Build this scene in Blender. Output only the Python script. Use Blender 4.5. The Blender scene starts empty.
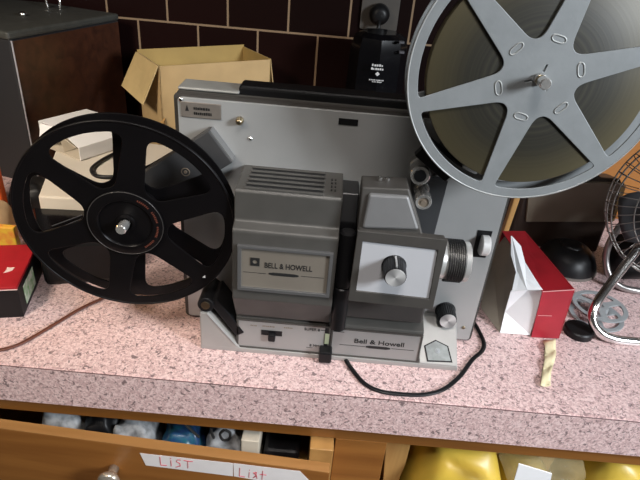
import bpy, bmesh, math, random
from mathutils import Vector, Matrix
random.seed(7)
C = bpy.context.scene.collection
SC = bpy.context.scene
MM = 0.001
PI = math.pi

# ------------------------------------------------------------------ camera
F_PX, PITCH, ROLL, CAM_H = 550.0, math.radians(30), math.radians(5.1), 360.0   # mm above the worktop
X0 = Vector((1, 0, 0)); FW = Vector((0, math.cos(PITCH), -math.sin(PITCH))); U0 = Vector((0, math.sin(PITCH), math.cos(PITCH)))
RV = math.cos(ROLL) * X0 + math.sin(ROLL) * U0
UV = -math.sin(ROLL) * X0 + math.cos(ROLL) * U0
cam = bpy.data.cameras.new('camera'); co = bpy.data.objects.new('camera', cam); C.objects.link(co)
co.matrix_world = Matrix(((RV.x, UV.x, -FW.x, 0), (RV.y, UV.y, -FW.y, 0), (RV.z, UV.z, -FW.z, CAM_H * MM), (0, 0, 0, 1)))
cam.sensor_fit = 'HORIZONTAL'; cam.sensor_width = 36; cam.lens = F_PX / 640 * 36
cam.clip_start = 0.01; cam.clip_end = 20
SC.camera = co

def ray(px, py):
    return RV * ((px - 320) / F_PX) - UV * ((py - 240) / F_PX) + FW
def AY(px, py, y):            # point (mm) at distance y
    d = ray(px, py); p = d * (y / d.y); return Vector((p.x, p.y, p.z + CAM_H))
def AZ(px, py, z):            # point (mm) at height z
    d = ray(px, py); p = d * ((z - CAM_H) / d.z); return Vector((p.x, p.y, z))

# ------------------------------------------------------------------ materials
MATS = {}
def mat(name, col, rough=0.5, metal=0.0, var=0.0, scale=60, bump=0.0, bscale=300, spec=0.5, col2=None, coat=0.0):
    if name in MATS: return MATS[name]
    m = bpy.data.materials.new(name); m.use_nodes = True
    nt = m.node_tree; b = nt.nodes['Principled BSDF']
    b.inputs['Base Color'].default_value = (*col, 1); b.inputs['Roughness'].default_value = rough
    b.inputs['Metallic'].default_value = metal; b.inputs['Specular IOR Level'].default_value = spec
    b.inputs['Coat Weight'].default_value = coat
    tc = nt.nodes.new('ShaderNodeTexCoord')
    n = nt.nodes.new('ShaderNodeTexNoise'); n.inputs['Scale'].default_value = scale; n.inputs['Detail'].default_value = 5
    nt.links.new(tc.outputs['Object'], n.inputs['Vector'])
    mx = nt.nodes.new('ShaderNodeMix'); mx.data_type = 'RGBA'
    c2 = col2 if col2 else tuple(max(0, c * (1 - var)) for c in col)
    mx.inputs[6].default_value = (*col, 1); mx.inputs[7].default_value = (*c2, 1)
    rp = nt.nodes.new('ShaderNodeValToRGB'); rp.color_ramp.elements[0].position = .38; rp.color_ramp.elements[1].position = .66
    nt.links.new(n.outputs['Fac'], rp.inputs['Fac']); nt.links.new(rp.outputs['Color'], mx.inputs[0])
    nt.links.new(mx.outputs[2], b.inputs['Base Color'])
    if bump:
        n2 = nt.nodes.new('ShaderNodeTexNoise'); n2.inputs['Scale'].default_value = bscale; n2.inputs['Detail'].default_value = 3
        nt.links.new(tc.outputs['Object'], n2.inputs['Vector'])
        bp = nt.nodes.new('ShaderNodeBump'); bp.inputs['Strength'].default_value = bump; bp.inputs['Distance'].default_value = 0.0006
        nt.links.new(n2.outputs['Fac'], bp.inputs['Height']); nt.links.new(bp.outputs['Normal'], b.inputs['Normal'])
    MATS[name] = m
    return m

def wood(name, c1, c2, rough=0.4, axis='X', scale=1.0, coat=0.2):
    m = bpy.data.materials.new(name); m.use_nodes = True; nt = m.node_tree; b = nt.nodes['Principled BSDF']
    b.inputs['Roughness'].default_value = rough; b.inputs['Coat Weight'].default_value = coat; b.inputs['Coat Roughness'].default_value = .3
    tc = nt.nodes.new('ShaderNodeTexCoord'); mp = nt.nodes.new('ShaderNodeMapping')
    s = {'X': (3, 40, 40), 'Y': (40, 3, 40), 'Z': (40, 40, 3)}[axis]
    mp.inputs['Scale'].default_value = tuple(v * scale for v in s)
    nt.links.new(tc.outputs['Object'], mp.inputs['Vector'])
    n = nt.nodes.new('ShaderNodeTexNoise'); n.inputs['Scale'].default_value = 1.6; n.inputs['Detail'].default_value = 8; n.inputs['Distortion'].default_value = .6
    nt.links.new(mp.outputs['Vector'], n.inputs['Vector'])
    r = nt.nodes.new('ShaderNodeValToRGB')
    r.color_ramp.elements[0].position = .3; r.color_ramp.elements[0].color = (*c2, 1)
    r.color_ramp.elements[1].position = .7; r.color_ramp.elements[1].color = (*c1, 1)
    nt.links.new(n.outputs['Fac'], r.inputs['Fac']); nt.links.new(r.outputs['Color'], b.inputs['Base Color'])
    MATS[name] = m; return m

def laminate():
    m = bpy.data.materials.new('pink_fleck_laminate'); m.use_nodes = True; nt = m.node_tree; b = nt.nodes['Principled BSDF']
    b.inputs['Roughness'].default_value = .42
    tc = nt.nodes.new('ShaderNodeTexCoord')
    def fleck(scale, lo, hi, dist):
        n = nt.nodes.new('ShaderNodeTexNoise'); n.inputs['Scale'].default_value = scale; n.inputs['Detail'].default_value = 2.5
        n.inputs['Distortion'].default_value = dist
        nt.links.new(tc.outputs['Object'], n.inputs['Vector'])
        r = nt.nodes.new('ShaderNodeValToRGB'); r.color_ramp.elements[0].position = lo; r.color_ramp.elements[1].position = hi
        nt.links.new(n.outputs['Fac'], r.inputs['Fac']); return r.outputs['Color']
    def mix(fac, a, col):
        x = nt.nodes.new('ShaderNodeMix'); x.data_type = 'RGBA'; nt.links.new(fac, x.inputs[0])
        if isinstance(a, tuple): x.inputs[6].default_value = (*a, 1)
        else: nt.links.new(a, x.inputs[6])
        x.inputs[7].default_value = (*col, 1); return x.outputs[2]
    o = mix(fleck(480, .44, .58, .6), (.58, .395, .385), (.78, .595, .575))
    o = mix(fleck(340, .57, .635, .9), o, (.33, .22, .215))
    o = mix(fleck(215, .61, .66, .8), o, (.21, .145, .145))
    nt.links.new(o, b.inputs['Base Color'])
    MATS['laminate'] = m; return m

def tile_mat():
    m = bpy.data.materials.new('brown_glazed_tile'); m.use_nodes = True; nt = m.node_tree; b = nt.nodes['Principled BSDF']
    tc = nt.nodes.new('ShaderNodeTexCoord'); sp = nt.nodes.new('ShaderNodeSeparateXYZ'); cb = nt.nodes.new('ShaderNodeCombineXYZ')
    nt.links.new(tc.outputs['Object'], sp.inputs[0]); 
    b.inputs['Specular IOR Level'].default_value = .08
    ax = nt.nodes.new('ShaderNodeMath'); ax.operation = 'ADD'; ax.inputs[1].default_value = 9.9 + 0.0333
    az = nt.nodes.new('ShaderNodeMath'); az.operation = 'ADD'; az.inputs[1].default_value = 0.99 * 2 - 0.198 + 0.0 
    nt.links.new(sp.outputs['X'], ax.inputs[0]); nt.links.new(sp.outputs['Z'], az.inputs[0])
    nt.links.new(ax.outputs[0], cb.inputs['X']); nt.links.new(az.outputs[0], cb.inputs['Y'])
    br = nt.nodes.new('ShaderNodeTexBrick'); br.offset = .5; br.offset_frequency = 2; br.squash = 1
    br.inputs['Scale'].default_value = 1; br.inputs['Brick Width'].default_value = .099; br.inputs['Row Height'].default_value = .099
    br.inputs['Mortar Size'].default_value = .0019; br.inputs['Mortar Smooth'].default_value = .25
    br.inputs['Color1'].default_value = (.011, .0036, .0032, 1); br.inputs['Color2'].default_value = (.007, .003, .0028, 1)
    br.inputs['Mortar'].default_value = (.26, .18, .115, 1)
    nt.links.new(cb.outputs[0], br.inputs['Vector']); nt.links.new(br.outputs['Color'], b.inputs['Base Color'])
    mr = nt.nodes.new('ShaderNodeMapRange'); mr.inputs[3].default_value = .38; mr.inputs[4].default_value = .9
    nt.links.new(br.outputs['Fac'], mr.inputs[0]); nt.links.new(mr.outputs[0], b.inputs['Roughness'])
    bp = nt.nodes.new('ShaderNodeBump'); bp.invert = True; bp.inputs['Strength'].default_value = .6; bp.inputs['Distance'].default_value = .002
    nt.links.new(br.outputs['Fac'], bp.inputs['Height']); nt.links.new(bp.outputs['Normal'], b.inputs['Normal'])
    return m

def spun_metal(name, axis=1, c1=(.75, .75, .74), c2=(.30, .30, .30), n=2):  # light and dark wedges by angle paint the sheen of turned metal
    m = bpy.data.materials.new(name); m.use_nodes = True; nt = m.node_tree; b = nt.nodes['Principled BSDF']
    b.inputs['Metallic'].default_value = .45; b.inputs['Roughness'].default_value = .35
    tc = nt.nodes.new('ShaderNodeTexCoord'); sp = nt.nodes.new('ShaderNodeSeparateXYZ'); nt.links.new(tc.outputs['Generated'], sp.inputs[0])
    def sub(o):
        a = nt.nodes.new('ShaderNodeMath'); a.operation = 'SUBTRACT'; a.inputs[1].default_value = .5; nt.links.new(o, a.inputs[0]); return a.outputs[0]
    at = nt.nodes.new('ShaderNodeMath'); at.operation = 'ARCTAN2'
    nt.links.new(sub(sp.outputs['Z']), at.inputs[0]); nt.links.new(sub(sp.outputs['X']), at.inputs[1])
    mu = nt.nodes.new('ShaderNodeMath'); mu.operation = 'MULTIPLY'; mu.inputs[1].default_value = n; nt.links.new(at.outputs[0], mu.inputs[0])
    si = nt.nodes.new('ShaderNodeMath'); si.operation = 'SINE'; nt.links.new(mu.outputs[0], si.inputs[0])
    mr = nt.nodes.new('ShaderNodeMapRange'); mr.inputs[1].default_value = -1; nt.links.new(si.outputs[0], mr.inputs[0])
    mx = nt.nodes.new('ShaderNodeMix'); mx.data_type = 'RGBA'; nt.links.new(mr.outputs[0], mx.inputs[0])
    mx.inputs[6].default_value = (*c2, 1); mx.inputs[7].default_value = (*c1, 1); nt.links.new(mx.outputs[2], b.inputs['Base Color'])
    MATS[name] = m; return m

def film_mat():
    m = bpy.data.materials.new('wound_film'); m.use_nodes = True; nt = m.node_tree; b = nt.nodes['Principled BSDF']
    b.inputs['Roughness'].default_value = .5; b.inputs['Specular IOR Level'].default_value = .4
    tc = nt.nodes.new('ShaderNodeTexCoord'); mp = nt.nodes.new('ShaderNodeMapping')
    mp.inputs['Location'].default_value = (0, 0, 0)
    nt.links.new(tc.outputs['Object'], mp.inputs['Vector'])
    sp = nt.nodes.new('ShaderNodeSeparateXYZ'); nt.links.new(mp.outputs[0], sp.inputs[0]); cb = nt.nodes.new('ShaderNodeCombineXYZ')
    nt.links.new(sp.outputs['X'], cb.inputs['X']); nt.links.new(sp.outputs['Z'], cb.inputs['Y'])
    ln = nt.nodes.new('ShaderNodeVectorMath'); ln.operation = 'LENGTH'; nt.links.new(cb.outputs[0], ln.inputs[0])
    n = nt.nodes.new('ShaderNodeTexNoise'); n.noise_dimensions = '1D'; n.inputs['Scale'].default_value = 420; n.inputs['Detail'].default_value = 6
    nt.links.new(ln.outputs['Value'], n.inputs['W'])
    r = nt.nodes.new('ShaderNodeValToRGB'); r.color_ramp.elements[0].position = .3; r.color_ramp.elements[0].color = (.020, .019, .015, 1)
    r.color_ramp.elements[1].position = .75; r.color_ramp.elements[1].color = (.036, .034, .024, 1)
    nt.links.new(n.outputs['Fac'], r.inputs['Fac'])
    # browner near the outer windings
    mr = nt.nodes.new('ShaderNodeMapRange'); mr.inputs[1].default_value = .048; mr.inputs[2].default_value = .072
    nt.links.new(ln.outputs['Value'], mr.inputs[0])
    mx = nt.nodes.new('ShaderNodeMix'); mx.data_type = 'RGBA'; mx.blend_type = 'MIX'; mx.inputs[7].default_value = (.078, .066, .036, 1)
    nt.links.new(mr.outputs[0], mx.inputs[0]); nt.links.new(r.outputs['Color'], mx.inputs[6]); nt.links.new(mx.outputs[2], b.inputs['Base Color'])
    bp = nt.nodes.new('ShaderNodeBump'); bp.inputs['Strength'].default_value = .12; bp.inputs['Distance'].default_value = .0003
    nt.links.new(n.outputs['Fac'], bp.inputs['Height']); nt.links.new(bp.outputs['Normal'], b.inputs['Normal'])
    return m

LAM = laminate(); TILE = tile_mat(); FILM = film_mat()
SPUN = spun_metal('spun_aluminium')
M_case = mat('case_grey', (.115, .11, .10), .45, .2, .15)
M_top = mat('case_top_grey', (.36, .36, .34), .5, .3, .1)
M_silver = mat('silver_panel_paint', (.42, .425, .42), .42, .35, .06, 25)
M_dark = mat('dark_grey_paint', (.066, .061, .055), .5, .15, .12)
M_mid = mat('mid_grey_paint', (.085, .081, .074), .48, .2, .1)
M_midlite = mat('light_grey_paint', (.19, .19, .19), .45, .25, .08)
M_plate = mat('brushed_plate', (.27, .24, .20), .36, .35, .14, 14)
M_plate2 = mat('satin_plate', (.345, .34, .33), .45, .35, .06, 20)
M_tray = mat('cast_silver', (.37, .36, .345), .42, .3, .08, 40)
M_black = mat('black_plastic', (.007, .007, .008), .42, 0, .3, 50, spec=.3)
M_blackgloss = mat('black_gloss', (.004, .004, .005), .16, 0, .2, spec=.25)
M_reelblack = mat('reel_black', (.0045, .004, .0045), .36, 0, .2, 50, spec=.18)
M_reelgrey = mat('reel_grey', (.235, .25, .255), .55, .15, .10, 70, bump=.15)
M_reelgrey2 = mat('reel_grey_worn', (.40, .41, .40), .45, .3, .2, 90)
M_chrome = mat('chrome', (.86, .85, .83), .20, 1, .08)
M_brass = mat('brass', (.42, .34, .22), .28, 1, .15)
M_ink = mat('black_ink', (.012, .012, .012), .6)
M_inkgrey = mat('faint_ink', (.20, .16, .12), .6)
M_inkred = mat('red_ink', (.13, .035, .02), .6)
M_redpen = mat('red_pen', (.50, .03, .06), .6)
M_card = mat('tan_cardboard', (.50, .35, .17), .85, 0, .14, 22, bump=.2)
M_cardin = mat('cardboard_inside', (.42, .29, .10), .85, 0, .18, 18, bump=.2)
M_whitecard = mat('white_card', (.90, .90, .91), .7, 0, .06, 20)
M_cream = mat('cream_card', (.60, .53, .42), .75, 0, .1, 12)
M_greycard = mat('grey_board', (.46, .41, .34), .85, 0, .15, 30)
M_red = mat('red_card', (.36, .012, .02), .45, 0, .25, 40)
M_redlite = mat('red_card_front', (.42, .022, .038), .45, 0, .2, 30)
M_orange = mat('orange_print', (.72, .12, .02), .5, 0, .1)
M_yellowp = mat('yellow_print', (.75, .52, .05), .5, 0, .2, 90, col2=(.7, .2, .05))
M_wood = wood('orange_varnished_wood', (.33, .135, .030), (.22, .080, .016), .36, 'X')
M_woodlite = wood('pale_drawer_wood', (.50, .27, .085), (.38, .19, .055), .5, 'Y')
M_woodz = wood('pale_upright_wood', (.55, .32, .11), (.40, .20, .06), .5, 'Z')
M_edge = wood('pale_front_edge', (.42, .21, .07), (.32, .15, .045), .45, 'X')
M_darkwood = wood('dark_veneer', (.075, .026, .013), (.034, .012, .007), .38, 'X', 1.0)
M_orangewood = wood('orange_bread_wood', (.42, .16, .022), (.34, .12, .016), .5, 'X')
M_beige = mat('beige_panel', (.20, .165, .12), .6, 0, .12, 14, bump=.1, bscale=500)
M_brown = mat('dark_brown_plastic', (.035, .022, .016), .4)
M_cable = mat('brown_cable', (.11, .035, .02), .5)
M_greyplastic = mat('grey_plastic', (.30, .32, .33), .4, 0, .1)
M_tape = mat('yellowed_tape', (.74, .66, .42), .6, 0, .2, 60, bump=.3)
M_yellow = mat('yellow_plastic', (.72, .50, .07), .38, 0, .25, 14, bump=.25, bscale=60)
M_blue = mat('blue_wrap', (.02, .05, .16), .3, 0, .6, 90, col2=(.015, .10, .14))
M_whitebag = mat('white_bag', (.36, .37, .38), .5, 0, .55, 120, bump=.4, bscale=90)
M_roller = mat('roller_satin_chrome', (.85, .84, .81), .2, .82, .08)
M_cap = mat('lens_chrome_ring', (.70, .70, .68), .26, .6, .1)

def glass(name, col, rough=.08, alpha=.22):
    m = bpy.data.materials.new(name); m.use_nodes = True; b = m.node_tree.nodes['Principled BSDF']
    b.inputs['Base Color'].default_value = (*col, 1); b.inputs['Roughness'].default_value = rough; b.inputs['Alpha'].default_value = alpha
    n = m.node_tree.nodes.new('ShaderNodeTexNoise'); n.inputs['Scale'].default_value = 140
    bp = m.node_tree.nodes.new('ShaderNodeBump'); bp.inputs['Strength'].default_value = .6; bp.inputs['Distance'].default_value = .002
    m.node_tree.links.new(n.outputs['Fac'], bp.inputs['Height']); m.node_tree.links.new(bp.outputs['Normal'], b.inputs['Normal'])
    return m
M_clear = glass('clear_plastic_bag', (.80, .66, .36), .1, .3)
M_pane = glass('clear_window', (.7, .75, .78), .05, .25)

# ------------------------------------------------------------------ object helpers
WLOC = {}
def link(name, bm, m, parent=None, smooth=False, auto=None, origin=None):
    bm.verts.index_update()
    bmesh.ops.recalc_face_normals(bm, faces=bm.faces[:])
    me = bpy.data.meshes.new(name); 
    org = WLOC[parent.name] if parent else None
    porg = org
    if origin is not None: org = Vector(origin)
    if org is None:
        xs = [v.co.x for v in bm.verts]; ys = [v.co.y for v in bm.verts]; zs = [v.co.z for v in bm.verts]
        org = Vector(((min(xs) + max(xs)) / 2, (min(ys) + max(ys)) / 2, min(zs)))
    for v in bm.verts: v.co = (v.co - org) * MM
    bm.to_mesh(me); bm.free()
    for p in me.polygons: p.use_smooth = smooth
    if auto is not None:
        try: me.set_sharp_from_angle(angle=math.radians(auto)); 
        except Exception: pass
        for p in me.polygons: p.use_smooth = True
    me.materials.append(m)
    o = bpy.data.objects.new(name, me); C.objects.link(o)
    if parent:
        o.parent = parent; WLOC[o.name] = org
        if origin is not None: o.location = (org - porg) * MM
    else: o.location = org * MM; WLOC[o.name] = org
    return o
def tag(o, label, cat, group=None):
    o['label'] = label; o['category'] = cat
    if group: o['group'] = group
    return o
def thing(name, label, cat, loc, group=None):
    o = bpy.data.objects.new(name, None); C.objects.link(o); o.location = Vector(loc) * MM; o.empty_display_size = .01
    WLOC[o.name] = Vector(loc); return tag(o, label, cat, group)
def struct(o): o['kind'] = 'structure'; return o

# ------------------------------------------------------------------ shape helpers (mm)
def add_poly(bm, pts, vec, bevel=0, seg=2):
    """closed polygon extruded by a vector"""
    vec = Vector(vec); n = len(pts)
    a = [bm.verts.new(Vector(p)) for p in pts]; b = [bm.verts.new(Vector(p) + vec) for p in pts]
    fs = [bm.faces.new(a), bm.faces.new(b[::-1])]
    for i in range(n): fs.append(bm.faces.new((a[i], b[i], b[(i + 1) % n], a[(i + 1) % n])))
    if bevel:
        es = set(e for f in fs for e in f.edges)
        bmesh.ops.recalc_face_normals(bm, faces=fs)
        bmesh.ops.bevel(bm, geom=list(es), offset=bevel, segments=seg, affect='EDGES', profile=.5, clamp_overlap=True)
    return bm
def B(): return bmesh.new()
def add_box(bm, x0, x1, y0, y1, z0, z1, bevel=0, seg=2):
    return add_poly(bm, [(x0, y0, z0), (x1, y0, z0), (x1, y0, z1), (x0, y0, z1)], (0, y1 - y0, 0), bevel, seg)
def box(*a, **k): return add_box(B(), *a, **k)
def xz(pts, y0, y1, bevel=0, seg=2): return add_poly(B(), [(x, y0, z) for x, z in pts], (0, y1 - y0, 0), bevel, seg)
def yz(pts, x0, x1, bevel=0, seg=2): return add_poly(B(), [(x0, y, z) for y, z in pts], (x1 - x0, 0, 0), bevel, seg)
def rrect(x0, x1, z0, z1, r, n=5):
    out = []
    for cx, cz, a0 in ((x1 - r, z1 - r, 0), (x0 + r, z1 - r, 90), (x0 + r, z0 + r, 180), (x1 - r, z0 + r, 270)):
        for i in range(n + 1):
            a = math.radians(a0 + 90 * i / n); out.append((cx + r * math.cos(a), cz + r * math.sin(a)))
    return out
def frame_of(d):
    d = Vector(d).normalized(); t = Vector((0, 0, 1)) if abs(d.z) < .9 else Vector((1, 0, 0))
    u = d.cross(t).normalized(); return d, u, d.cross(u).normalized()
def add_lathe(bm, o, d, prof, n=40, cap=True, serr=None):
    """profile [(t along d, radius)]; serr: (depth, teeth, i0, i1) cuts flutes into rings i0..i1"""
    o = Vector(o); d, u, w = frame_of(d); rings = []
    for k, (t, r) in enumerate(prof):
        ring = []
        for i in range(n):
            a = 2 * PI * i / n; rr = r
            if serr and serr[2] <= k <= serr[3] and i % 2: rr = r - serr[0]
            ring.append(bm.verts.new(o + d * t + (u * math.cos(a) + w * math.sin(a)) * rr))
        rings.append(ring)
    for a, b in zip(rings, rings[1:]):
        for i in range(n): bm.faces.new((a[i], a[(i + 1) % n], b[(i + 1) % n], b[i]))
    if cap: bm.faces.new(rings[0][::-1]); bm.faces.new(rings[-1])
    return bm
def lathe(*a, **k): return add_lathe(B(), *a, **k)
def add_tube(bm, pts, r, n=10, cap=True, flat=None):
    pts = [Vector(p) for p in pts]; rings = []; prev = None
    for i, p in enumerate(pts):
        t = (pts[min(i + 1, len(pts) - 1)] - pts[max(i - 1, 0)]).normalized()
        if prev is None:
            up = Vector((0, 0, 1)) if abs(t.z) < .9 else Vector((1, 0, 0)); u = t.cross(up).normalized()
        else:
            u = (prev - t * prev.dot(t)).normalized()
        prev = u; w = t.cross(u)
        fu, fw = flat if flat else (1, 1)
        rings.append([bm.verts.new(p + (u * math.cos(2 * PI * k / n) * fu + w * math.sin(2 * PI * k / n) * fw) * r) for k in range(n)])
    for a, b in zip(rings, rings[1:]):
        for i in range(n): bm.faces.new((a[i], a[(i + 1) % n], b[(i + 1) % n], b[i]))
    if cap: bm.faces.new(rings[0][::-1]); bm.faces.new(rings[-1])
    return bm
def tube(*a, **k): return add_tube(B(), *a, **k)
def spline(pts, per=8):
    pts = [Vector(p) for p in pts]; out = []
    for i in range(len(pts) - 1):
        p0 = pts[max(i - 1, 0)]; p1 = pts[i]; p2 = pts[i + 1]; p3 = pts[min(i + 2, len(pts) - 1)]
        for k in range(per):
            t = k / per
            out.append(.5 * ((2 * p1) + (p2 - p0) * t + (2 * p0 - 5 * p1 + 4 * p2 - p3) * t * t + (3 * p1 - p0 - 3 * p2 + p3) * t ** 3))
    out.append(pts[-1]); return out
def add_ring(bm, o, d, R, r, n=64, k=8):
    o = Vector(o); d, u, w = frame_of(d)
    rings = []
    for i in range(n):
        a = 2 * PI * i / n; e = u * math.cos(a) + w * math.sin(a)
        rings.append([bm.verts.new(o + e * (R + r * math.cos(2 * PI * j / k)) + d * (r * math.sin(2 * PI * j / k))) for j in range(k)])
    for i in range(n):
        a, b = rings[i], rings[(i + 1) % n]
        for j in range(k): bm.faces.new((a[j], a[(j + 1) % k], b[(j + 1) % k], b[j]))
    return bm
def quadplate(pts, th, bevel=0):
    """four or more 3D points, thickened along the polygon normal"""
    p = [Vector(q) for q in pts]; n = (p[1] - p[0]).cross(p[2] - p[1]).normalized()
    return add_poly(B(), p, n * th, bevel)
def thicken(bm, th):
    """gives an open sheet a back side and edges"""
    bm.normal_update()
    vs = bm.verts[:]; fs = bm.faces[:]; es = [e for e in bm.edges if len(e.link_faces) == 1]
    nv = {v: bm.verts.new(v.co - v.normal * th) for v in vs}
    for f in fs: bm.faces.new([nv[v] for v in reversed(f.verts)])
    for e in es:
        a, b = e.verts; bm.faces.new((a, b, nv[b], nv[a]))
    return bm
def pillow(c, sx, sy, sz, rot=0, seed=0, rough=.12):
    """puffed, creased packet"""
    rnd = random.Random(seed); bm = B(); bmesh.ops.create_icosphere(bm, subdivisions=4, radius=1)
    ph = [rnd.uniform(0, 6) for _ in range(6)]
    R = Matrix.Rotation(rot, 3, 'Z')
    for v in bm.verts:
        q = v.co.copy()
        e = .55
        x = math.copysign(abs(q.x) ** e, q.x); y = math.copysign(abs(q.y) ** e, q.y); z = q.z
        k = 1 + rough * (math.sin(5 * q.x + ph[0]) * math.sin(4 * q.y + ph[1]) + .6 * math.sin(9 * q.x + 7 * q.y + ph[2]) + .4 * math.sin(13 * q.y + 6 * q.z + ph[3]))
        v.co = Vector(c) + R @ Vector((x * sx * (1 + .3 * (k - 1)), y * sy * (1 + .3 * (k - 1)), z * sz * k))
    return bm
def flatmesh(splines, depth, bevel=0):
    """2D outlines with holes -> bmesh in (u, v, w)"""
    cu = bpy.data.curves.new('outline', 'CURVE'); cu.dimensions = '2D'; cu.fill_mode = 'BOTH'
    cu.extrude = depth / 2 - bevel; cu.bevel_depth = bevel; cu.bevel_resolution = 1
    for pts in splines:
        s = cu.splines.new('POLY'); s.points.add(len(pts) - 1); s.use_cyclic_u = True
        for p, q in zip(s.points, pts): p.co = (q[0], q[1], 0, 1)
    o = bpy.data.objects.new('outline', cu); C.objects.link(o)
    dg = bpy.context.evaluated_depsgraph_get(); me = bpy.data.meshes.new_from_object(o.evaluated_get(dg))
    bm = B(); bm.from_mesh(me); bpy.data.objects.remove(o); bpy.data.curves.remove(cu); bpy.data.meshes.remove(me)
    bmesh.ops.remove_doubles(bm, verts=bm.verts[:], dist=1e-4)
    return bm
def to_front(bm, cx, y, cz, rot=0, tilt=None):
    for v in bm.verts:
        u, w, h = v.co
        u, w = u * math.cos(rot) - w * math.sin(rot), u * math.sin(rot) + w * math.cos(rot)
        v.co = Vector((cx + u, y - h, cz + w))
    return bm
def text_bm(s, size, depth=.15, space=1.0, bold=0):
    cu = bpy.data.curves.new('lettering', 'FONT'); cu.body = s; cu.size = size; cu.extrude = depth; cu.align_x = 'LEFT'; cu.space_character = space; cu.offset = bold
    o = bpy.data.objects.new('lettering', cu); C.objects.link(o)
    dg = bpy.context.evaluated_depsgraph_get(); me = bpy.data.meshes.new_from_object(o.evaluated_get(dg))
    bm = B(); bm.from_mesh(me); bpy.data.objects.remove(o); bpy.data.curves.remove(cu); bpy.data.meshes.remove(me)
    return bm
def text_fit(s, x0, x1, z0, h, y, depth=.2, bold=0):
    bm = text_bm(s, 10, depth, bold=bold)
    xs = [v.co.x for v in bm.verts]; ys = [v.co.y for v in bm.verts]
    sx = (x1 - x0) / (max(xs) - min(xs)); sy = h / (max(ys) - min(ys)); mx = min(xs); my = min(ys)
    for v in bm.verts:
        v.co = Vector((x0 + (v.co.x - mx) * sx, y - v.co.z, z0 + (v.co.y - my) * sy))
    return bm
def circle(r, n=96): return [(r * math.cos(2 * PI * i / n), r * math.sin(2 * PI * i / n)) for i in range(n)]
def polar(r, a): return Vector((r * math.cos(a), r * math.sin(a)))
def reel_window(a0, a1, ri, ro, hi, ho, ci, co_):
    """window between the spokes at angles a0 and a1; half widths hi/ho, corner radii ci/co_"""
    def pt(a, r, h, s): 
        d = polar(1, a); n = Vector((-d.y, d.x)); rr = math.sqrt(max(r * r - h * h, 1)); return d * rr + n * h * s
    p1 = pt(a0, ri, hi, 1); p2 = pt(a0, ro, ho, 1); p3 = pt(a1, ro, ho, -1); p4 = pt(a1, ri, hi, -1)
    def arc(p, q, r, n=24):
        x0 = math.atan2(p.y, p.x); x1 = math.atan2(q.y, q.x)
        while x1 - x0 > PI: x1 -= 2 * PI
        while x1 - x0 < -PI: x1 += 2 * PI
        return [polar(r, x0 + (x1 - x0) * i / n) for i in range(n + 1)]
    lin = lambda p, q, n=12: [p.lerp(q, i / n) for i in range(n + 1)]
    edges = [lin(p1, p2), arc(p2, p3, ro), lin(p3, p4), arc(p4, p1, ri)]
    trims = [ci, co_, co_, ci]            # trim at start of each edge
    def trim(e, s, t):
        L = [0]
        for p, q in zip(e, e[1:]): L.append(L[-1] + (q - p).length)
        s = min(s, L[-1] * .47); t = min(t, L[-1] * .47)
        def at(x):
            for i in range(len(L) - 1):
                if L[i + 1] >= x: return e[i].lerp(e[i + 1], (x - L[i]) / max(L[i + 1] - L[i], 1e-9))
            return e[-1]
        return [at(s)] + [p for p, l in zip(e, L) if s < l < L[-1] - t] + [at(L[-1] - t)]
    te = [trim(edges[i], trims[i], trims[(i + 1) % 4]) for i in range(4)]
    corners = [p2, p3, p4, p1]; out = []
    for i in range(4):
        out += te[i]
        a = te[i][-1]; b = te[(i + 1) % 4][0]; c = corners[i]
        for k in range(1, 6):
            t = k / 6; out.append(a * (1 - t) ** 2 + c * 2 * t * (1 - t) + b * t * t)
    return [(p.x, p.y) for p in out]

# ================================================================== SETTING
struct(link('wall_back', box(-1400, 1200, 950, 1010, -900, 1500), TILE, origin=(0, 0, 0)))
struct(link('floor', box(-1400, 1200, -1200, 1010, -930, -900), mat('floor_lino', (.22, .16, .12), .6, 0, .2)))

# worktop: one continuous slab with a square laminate edge
wt = thing('worktop', 'long pink and brown flecked laminate worktop carrying all the clutter', 'worktop', (0, 650, -43))
link('slab', box(-1400, 1200, 356, 948, -43, 0), LAM, wt)
link('front_edge', box(-1400, 1200, 353.2, 356, -43.5, -.7), mat('laminate_edge_seam', (.5, .3, .3)), wt).data.materials[0] = LAM
link('edge_seam', box(-1400, 1200, 352.9, 353.5, -.4, .05), mat('seam_line', (.14, .08, .075), .7), wt)

# base cabinet
cab = thing('base_cabinet', 'orange varnished wooden base cabinet under the worktop with its drawer pulled open', 'cabinet', (0, 650, -900))
def cb(n, bm, m, p=cab, **k): return link(n, bm, m, p, **k)
cb('top_rail', box(-1390, 1190, 370, 390, -75.5, -43.5, bevel=.8), M_wood)
cb('stile', box(32.5, 83, 370, 390, -880, -75.5, bevel=.8), M_wood)
cb('carcass', add_box(add_box(add_box(B(), -1390, 1190, 900, 940, -890, -44), -1390, 1190, 391, 899, -890, -870), -1390, 1190, 391, 899, -330, -318), M_woodlite)
# right hand divider board seen inside the opening
pd = [AY(388, 447, 372), AY(411, 449, 372), AY(413, 462, 372), AY(407, 484, 372), AY(400, 500, 372), AY(384, 500, 372)]
cb('divider', add_poly(B(), [p + Vector((0, 22, 0)) for p in pd], (0, 30, 0), 1), M_woodz)
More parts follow.
